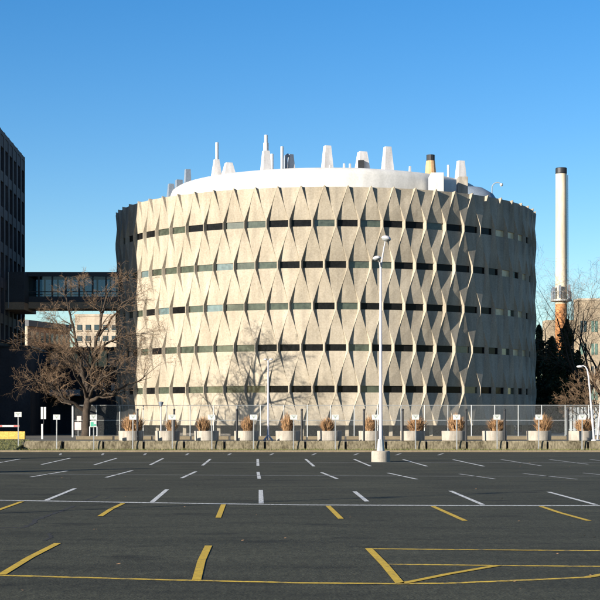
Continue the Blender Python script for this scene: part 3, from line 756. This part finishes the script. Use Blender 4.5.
# ---------------------------------------------------------------- parking signs
YSg = 102.9
px_s = [18.4, 56.6, 93.8, 132.6, 172.3, 211.8, 253.5, 293.4, 335.3, 375.8, 415.5, 456.7, 497.2, 538.5, 582]
def zsn(py): return Z_(py, YSg)
for i, px in enumerate(px_s):
    if i == 0:
        sp_ = thing('parking_sign', (0, 0, 0), '', 'sign', 'small white parking signs along the wall')
        MB().box(-.035, .035, -.02, .02, -.05, 2.33).build('post', M['postgrey'], sp_)
        f = MB().box(-.24, .24, -.045, -.022, 2.05, 2.39).build('sign_face', M['signw'], sp_, bevel=.006)
        mk = MB()
        for (xa, xb, za, zb) in ((-.17, -.02, 2.30, 2.325), (.02, .17, 2.30, 2.325), (-.12, .12, 2.255, 2.28), (-.06, .06, 2.19, 2.225), (-.03, .03, 2.14, 2.175)):
            mk.box(xa, xb, -.049, -.0455, za, zb)
        mk.build('lettering', M['marks'], f); c = sp_
    else: c = copy_tree(sp_)
    c.location = (X_(px, YSg), YSg, .07 if px > 20 else .25); c.rotation_euler = (rnd.uniform(-.01, .01), rnd.uniform(-.012, .012), rnd.uniform(-.08, .08))
    c['label'] = 'small white parking sign on grey post, '+['by the grass bank and the yellow barrier', 'between the twin white marker and the bare tree', 'with a green placard beneath, at the bare tree',
        'before the leftmost planter', 'before the second planter from the left', 'before the third planter from the left', 'before the planter left of the twin-headed lamp', 'before the planter right of the twin-headed lamp', 'before the planter midway between two lamps',
        'just left of the tall lamp pole', 'just right of the tall lamp pole', 'before the planter at the last sunlit ribs', 'before the shaded side of the round building', 'before the dark evergreens', 'at far right beside the slanting lamp'][i]
    if i == 2:
        MB().box(-.24, .20, -.05, -.023, 1.55, 1.98).build('green_placard', M['signw'], c, bevel=.006)
        MB().box(-.2, .0, -.056, -.051, 1.6, 1.9).box(.02, .17, -.056, -.051, 1.63, 1.75).build('placard_print', M['green'], c)

# dark posts behind the wall
px_b = [137.5, 174.2, 237, 301.8, 364, 402.6, 466.2, 504.6, 567.5]
top_b = [408, 408, 408, 409, 409, 409, 409, 409, 409]
for i, px in enumerate(px_b):
    if i == 0:
        bp_ = thing('bollard_light', (0, 0, 0), '', 'bollard light', 'slim dark bollard lights behind the planters')
        MB().tube([(0, 0, 0), (0, 0, 2.0)], .075, 12).build('post', M['darkmetal'], bp_)
        MB().lathe((0, 0, 0), [(.078, 2.003), (.07, 2.12), (.085, 2.16), (.085, 2.24), (0, 2.27)], 12).build('lamp_cap', M['darkmetal'], bp_)
        MB().lathe((0, 0, 0), [(.12, 0), (.12, .04), (.076, .06)], 12).build('foot', M['darkmetal'], bp_); c = bp_
    else: c = copy_tree(bp_)
    Yb = 105.3
    c.location = (X_(px, Yb), Yb, T)
    c['label'] = 'slim dark bollard light '+['right of the leftmost planter', 'at the right edge of the second planter', 'left of the planter in the tree shadow', 'right of the planter beside the slender lamp', 'left of the tall lamp pole', 'right of the tall lamp pole',
        'at the planter before the last sunlit ribs', 'right of the planter before the shaded wall', 'left of the rightmost planter'][i]

# ---------------------------------------------------------------- main parking lot lamp
def lot_lamp(x, y, label):
    L_ = thing('lot_lamp', (x, y, 0), label, 'street lamp', 'tall twin-headed parking lot lamps')
    MB().lathe((0, 0, 0), [(.47, -.02), (.47, .50), (.44, .54), (0, .545)], 32).build('pedestal', M['planter'], L_)
    MB().frustum((0, 0), .547, 1.14, .40, .27, 0, 8).build('base_cover', M['galv'], L_)
    H_ = 10.05
    MB().tube([(0, 0, 1.0), (0, 0, H_)], [.088, .058], 14).build('pole', M['polew'], L_, smooth=True)
    k = y/F if y > 50 else .05
    a1 = MB().tube([(0, 0, H_-.35), (.06, -.06, H_+.05), (.14, -.16, H_+.55), (.22, -.26, H_+.98)], [.05, .045, .04, .035], 8).build('arm', M['polew'], L_)
    a2 = MB().tube([(0, 0, H_-.3), (-.06, -.2, H_-.02), (-.12, -.4, H_+.10), (-.18, -.55, H_+.12)], [.05, .045, .04, .035], 8).build('arm', M['polew'], L_)
    for (hx, hy, hz, r, rot) in ((.26, -.3, H_+1.12, .25, .25), (-.22, -.62, H_+.10, .21, -.1)):
        m = Matrix.Translation((hx, hy, hz)) @ Matrix.Rotation(rot, 4, 'Y') @ Matrix.Scale(.8, 4, (0, 0, 1))
        mb = MB().lathe((0, 0, 0), [(0, r*.75), (r*.5, r*.68), (r*.85, r*.38), (r, 0), (r*.98, -r*.12)], 24); mb.v = [tuple(m @ Vector(q)) for q in mb.v]
        h_ = mb.build('lamp_head', M['polew'], L_, smooth=True)
        mb = MB().lathe((0, 0, 0), [(r*.96, -r*.12), (r*.7, -r*.5), (r*.3, -r*.66), (0, -r*.7)], 24); mb.v = [tuple(m @ Vector(q)) for q in mb.v]
        mb.build('lens', M['metalpanel'], h_, smooth=True)
    return L_
gl_ = ground(381, 462.0)
lot_lamp(gl_.x, gl_.y+.3, 'tall white twin-headed lamp on a round concrete pedestal in the parking lot')

# slender lamp on the terrace
Y2 = 108.5; x2 = X_(268.2, Y2)
l2 = thing('slender_lamp', (x2, Y2, T), 'slender white lamp on four-legged base before the tree shadow', 'street lamp')
H2_ = Z_(360, Y2)-T
MB().tube([(0, 0, .05), (0, 0, H2_)], [.07, .05], 10).build('pole', M['polew'], l2, smooth=True)
for s in (-1, 1):
    MB().tube([(0, 0, H2_-.25), (.06*s, 0, H2_), (.16*s, 0, H2_+.05)], .025, 6).build('arm', M['polew'], l2)
    MB().lathe((.2*s, 0, H2_), [(0, .13), (.09, .1), (.13, 0), (0, -.05)], 12).build('lamp_head', M['polew'], l2)
for ang in (-.5, .6, 2.5, 3.7):
    MB().tube([(0, 0, .42), (.2*math.cos(ang), .2*math.sin(ang), .2), (.36*math.cos(ang), .36*math.sin(ang), 0)], [.05, .06, .08], 6).build('foot', M['polew'], l2)

# small post top lamp
Y3 = 118; l3 = thing('post_lamp', (X_(161, Y3), Y3, T), 'short post-top lamp with flared shade behind the second planter', 'street lamp')
H3 = Z_(402, Y3)-T
MB().tube([(0, 0, 0), (0, 0, H3-.35)], [.05, .04], 8).build('pole', M['polew'], l3)
MB().lathe((0, 0, 0), [(.04, H3-.36), (.10, H3-.30), (.19, H3-.06), (.2, H3), (.05, H3+.03), (0, H3+.03)], 16).build('lamp_head', M['greyvent'], l3)

# slanting lamps at right
Y4 = 106.0; b4 = at(594.2, 441.5, Y4)
l4 = thing('slanting_lamp', (b4.x, Y4, T), 'white curved-arm street lamp leaning left at the right side', 'street lamp')
def q4(px, py): q = at(px, py, Y4); return (q.x-b4.x, 0, q.z-T)
MB().tube([q4(594.2, 442), q4(592, 415), q4(589.7, 388), q4(588.3, 375)], [.085, .075, .06, .055], 10).build('pole', M['polew'], l4, smooth=True)
MB().tube([q4(588.3, 375.2), q4(587.2, 369.5), q4(585.5, 366.8), q4(583.3, 365.6), q4(581, 366)], [.055, .05, .045, .04, .04], 8).build('arm', M['polew'], l4, smooth=True)
mb = MB().lathe((0, 0, 0), [(0, .1), (.14, .07), (.2, 0), (.14, -.07), (0, -.09)], 14); c_ = q4(580, 366.6); mb.v = [(c_[0]+v[0]*1.25, v[1], c_[2]+v[2]) for v in mb.v]
mb.build('lamp_head', M['polew'], l4, smooth=True)
MB().lathe((0, 0, 0), [(.2, 0), (.2, .1), (.1, .14)], 12).build('foot', M['polew'], l4)
b5 = at(597.4, 441, Y4+.8)
l5 = thing('leaning_pole', (b5.x, Y4+.8, T), 'white pole leaning right at the extreme right edge', 'pole')
t5 = at(604, 365, Y4+.8)
MB().tube([(0, 0, 0), (t5.x-b5.x, 0, t5.z-T)], [.08, .055], 10).build('pole', M['polew'], l5); MB().lathe((0, 0, 0), [(.2, 0), (.2, .1), (.1, .14)], 12).build('foot', M['polew'], l5)

# ---------------------------------------------------------------- left entrance furniture
Yy = 118.0
o = thing('yellow_barrier', (X_(5, Yy), Yy, T), 'low yellow barrier block beside the entrance at far left', 'barrier')
zz = Z_(431.5, Yy)-T
xr = X_(24.5, Yy)-X_(5, Yy)
mb = MB(); pr = [(0, .0), (0, .18), (.12, zz-.05), (.15, zz), (.35, zz), (.5, .18), (.5, 0)]
for (y0, z0_), (y1, z1_) in zip(pr, pr[1:]): mb.quad((-4, y0, z0_), (xr, y0, z0_), (xr, y1, z1_), (-4, y1, z1_))
for x_ in (-4, xr): mb.quad(*[(x_, y, z) for y, z in pr])
mb.build('block', M['yellow'], o, bevel=.02)
Yg = 121.0
o = thing('gate_arm', (X_(-40, Yg), Yg, T), 'white and red barrier arm lowered across the entrance at left edge', 'barrier arm')
MB().box(-.25, .25, -.25, .25, 0, 1.15).build('cabinet', M['signw'], o, bevel=.03)
la = X_(20, Yg)-X_(-40, Yg); za = Z_(426, Yg)-T
MB().box(.0, la, -.31, -.26, za-.08, za+.08).build('arm', M['signw'], o)
mb = MB()
for i in range(5): mb.box(la-.45-i*1.15, la-.003-i*1.15 if i == 0 else la-.2-i*1.15, -.315, -.3105, za-.06, za+.06)
mb.build('stripe', M['red'], o)
Ym = 118.0; o = thing('entry_marker', (X_(43.5, Ym), Ym, T), 'twin narrow white upright panels on a black and white post', 'marker')
def zmk(py): return Z_(py, Ym)-T
MB().box(-.2, -.03, -.02, .02, zmk(419), zmk(407)).build('panel', M['signw'], o); MB().box(.03, .2, -.02, .02, zmk(419), zmk(407)).build('panel', M['signw'], o)
MB().box(-.025, .025, .023, .06, zmk(424), zmk(408)).build('upper_post', M['darkmetal'], o)
MB().box(-.17, -.03, -.05, .05, 0, zmk(424)).build('lower_post', M['signw'], o)
Yn = 130.0; o = thing('notice_board', (X_(78, Yn), Yn, T), 'pale pinkish notice board on the fence left of the tree trunk', 'notice board')
MB().box(-.28, .28, -.03, .03, Z_(430, Yn)-T, Z_(422, Yn)-T).box(-.1, .28, -.03, .03, Z_(421, Yn)-T, Z_(416, Yn)-T).build('board', M['pink'], o)
MB().box(-.03, .03, .033, .07, 0, Z_(417, Yn)-T).build('post', M['postgrey'], o)
Yn = 124.0; o = thing('tubular_hoop', (X_(93.5, Yn), Yn, T), 'white tubular hoop standing right of the tree trunk', 'hoop')
MB().tube([(-.3, 0, 0), (-.3, 0, .9), (-.24, 0, 1.0), (.24, 0, 1.0), (.3, 0, .9), (.3, 0, 0)], .05, 8).build('hoop', M['signw'], o)


# things just beyond the left frame whose shadows fall over the parking lot
def caster(x, y, h, wd, seed, label):
    o = thing('cypress_tree', (x, y, 0), label, 'tree', 'narrow trees beyond the left edge')
    rg = random.Random(seed); mb = MB()
    for i in range(11000):
        t = rg.random(); a = rg.uniform(0, 6.283); rad = wd/2*(1-t)**.6*math.sqrt(rg.random())
        c = Vector((rad*math.cos(a), rad*math.sin(a), .3+t*h)); s_ = rg.uniform(.08, .2)
        u = Vector((rg.gauss(0, 1), rg.gauss(0, 1), rg.gauss(0, 1))).normalized()*s_; v_ = Vector((rg.gauss(0, 1), rg.gauss(0, 1), rg.gauss(0, 1))).normalized()*s_*.6
        mb.quad(c-u, c+v_, c+u, c-v_)
    MB().tube([(0, 0, -.1), (0, 0, h*.9)], [.18, .03], 7).build('trunk', M['barkdark'], o); mb.build('crown', M['needle'], o)
dh = Vector((math.sin(math.radians(SUN_AZ)), math.cos(math.radians(SUN_AZ)), 0))
for tip, h, wd, sd, lb_ in ((Vector((-7.2, 65.5, 0)), 12.5, 3.4, 3, 'narrow dark cypress beyond the left edge, the nearer one'), (Vector((-12.0, 86, 0)), 12.5, 4.0, 4, 'narrow dark cypress beyond the left edge, the farther one')):
    b_ = tip-dh*h/math.tan(math.radians(SUN_EL)); caster(b_.x, b_.y, h, wd, sd, lb_)
b_ = Vector((4.5, 43.3, 0))-dh*10.9/math.tan(math.radians(SUN_EL)); lot_lamp(b_.x, b_.y, 'tall twin-headed lot lamp standing outside the left edge')

# scattered leaves and scraps on the asphalt
mb = MB(); rg = random.Random(5)
for i in range(70):
    Y = 14+rg.random()**1.5*85; x = rg.uniform(-.21, .21)*Y; a_ = rg.uniform(0, 6.28); q = rg.uniform(.015, .04); h = .006
    c = Vector((x, Y, h)); u = Vector((math.cos(a_), math.sin(a_), .15))*q; v_ = Vector((-math.sin(a_), math.cos(a_), .2))*q*.6
    mb.quad(c-u, c+v_, c+u, c-v_)
tag(mb.build('fallen_leaves', M['drygrass']), 'small dry leaves scattered over the dark asphalt', 'leaves', kind='stuff')
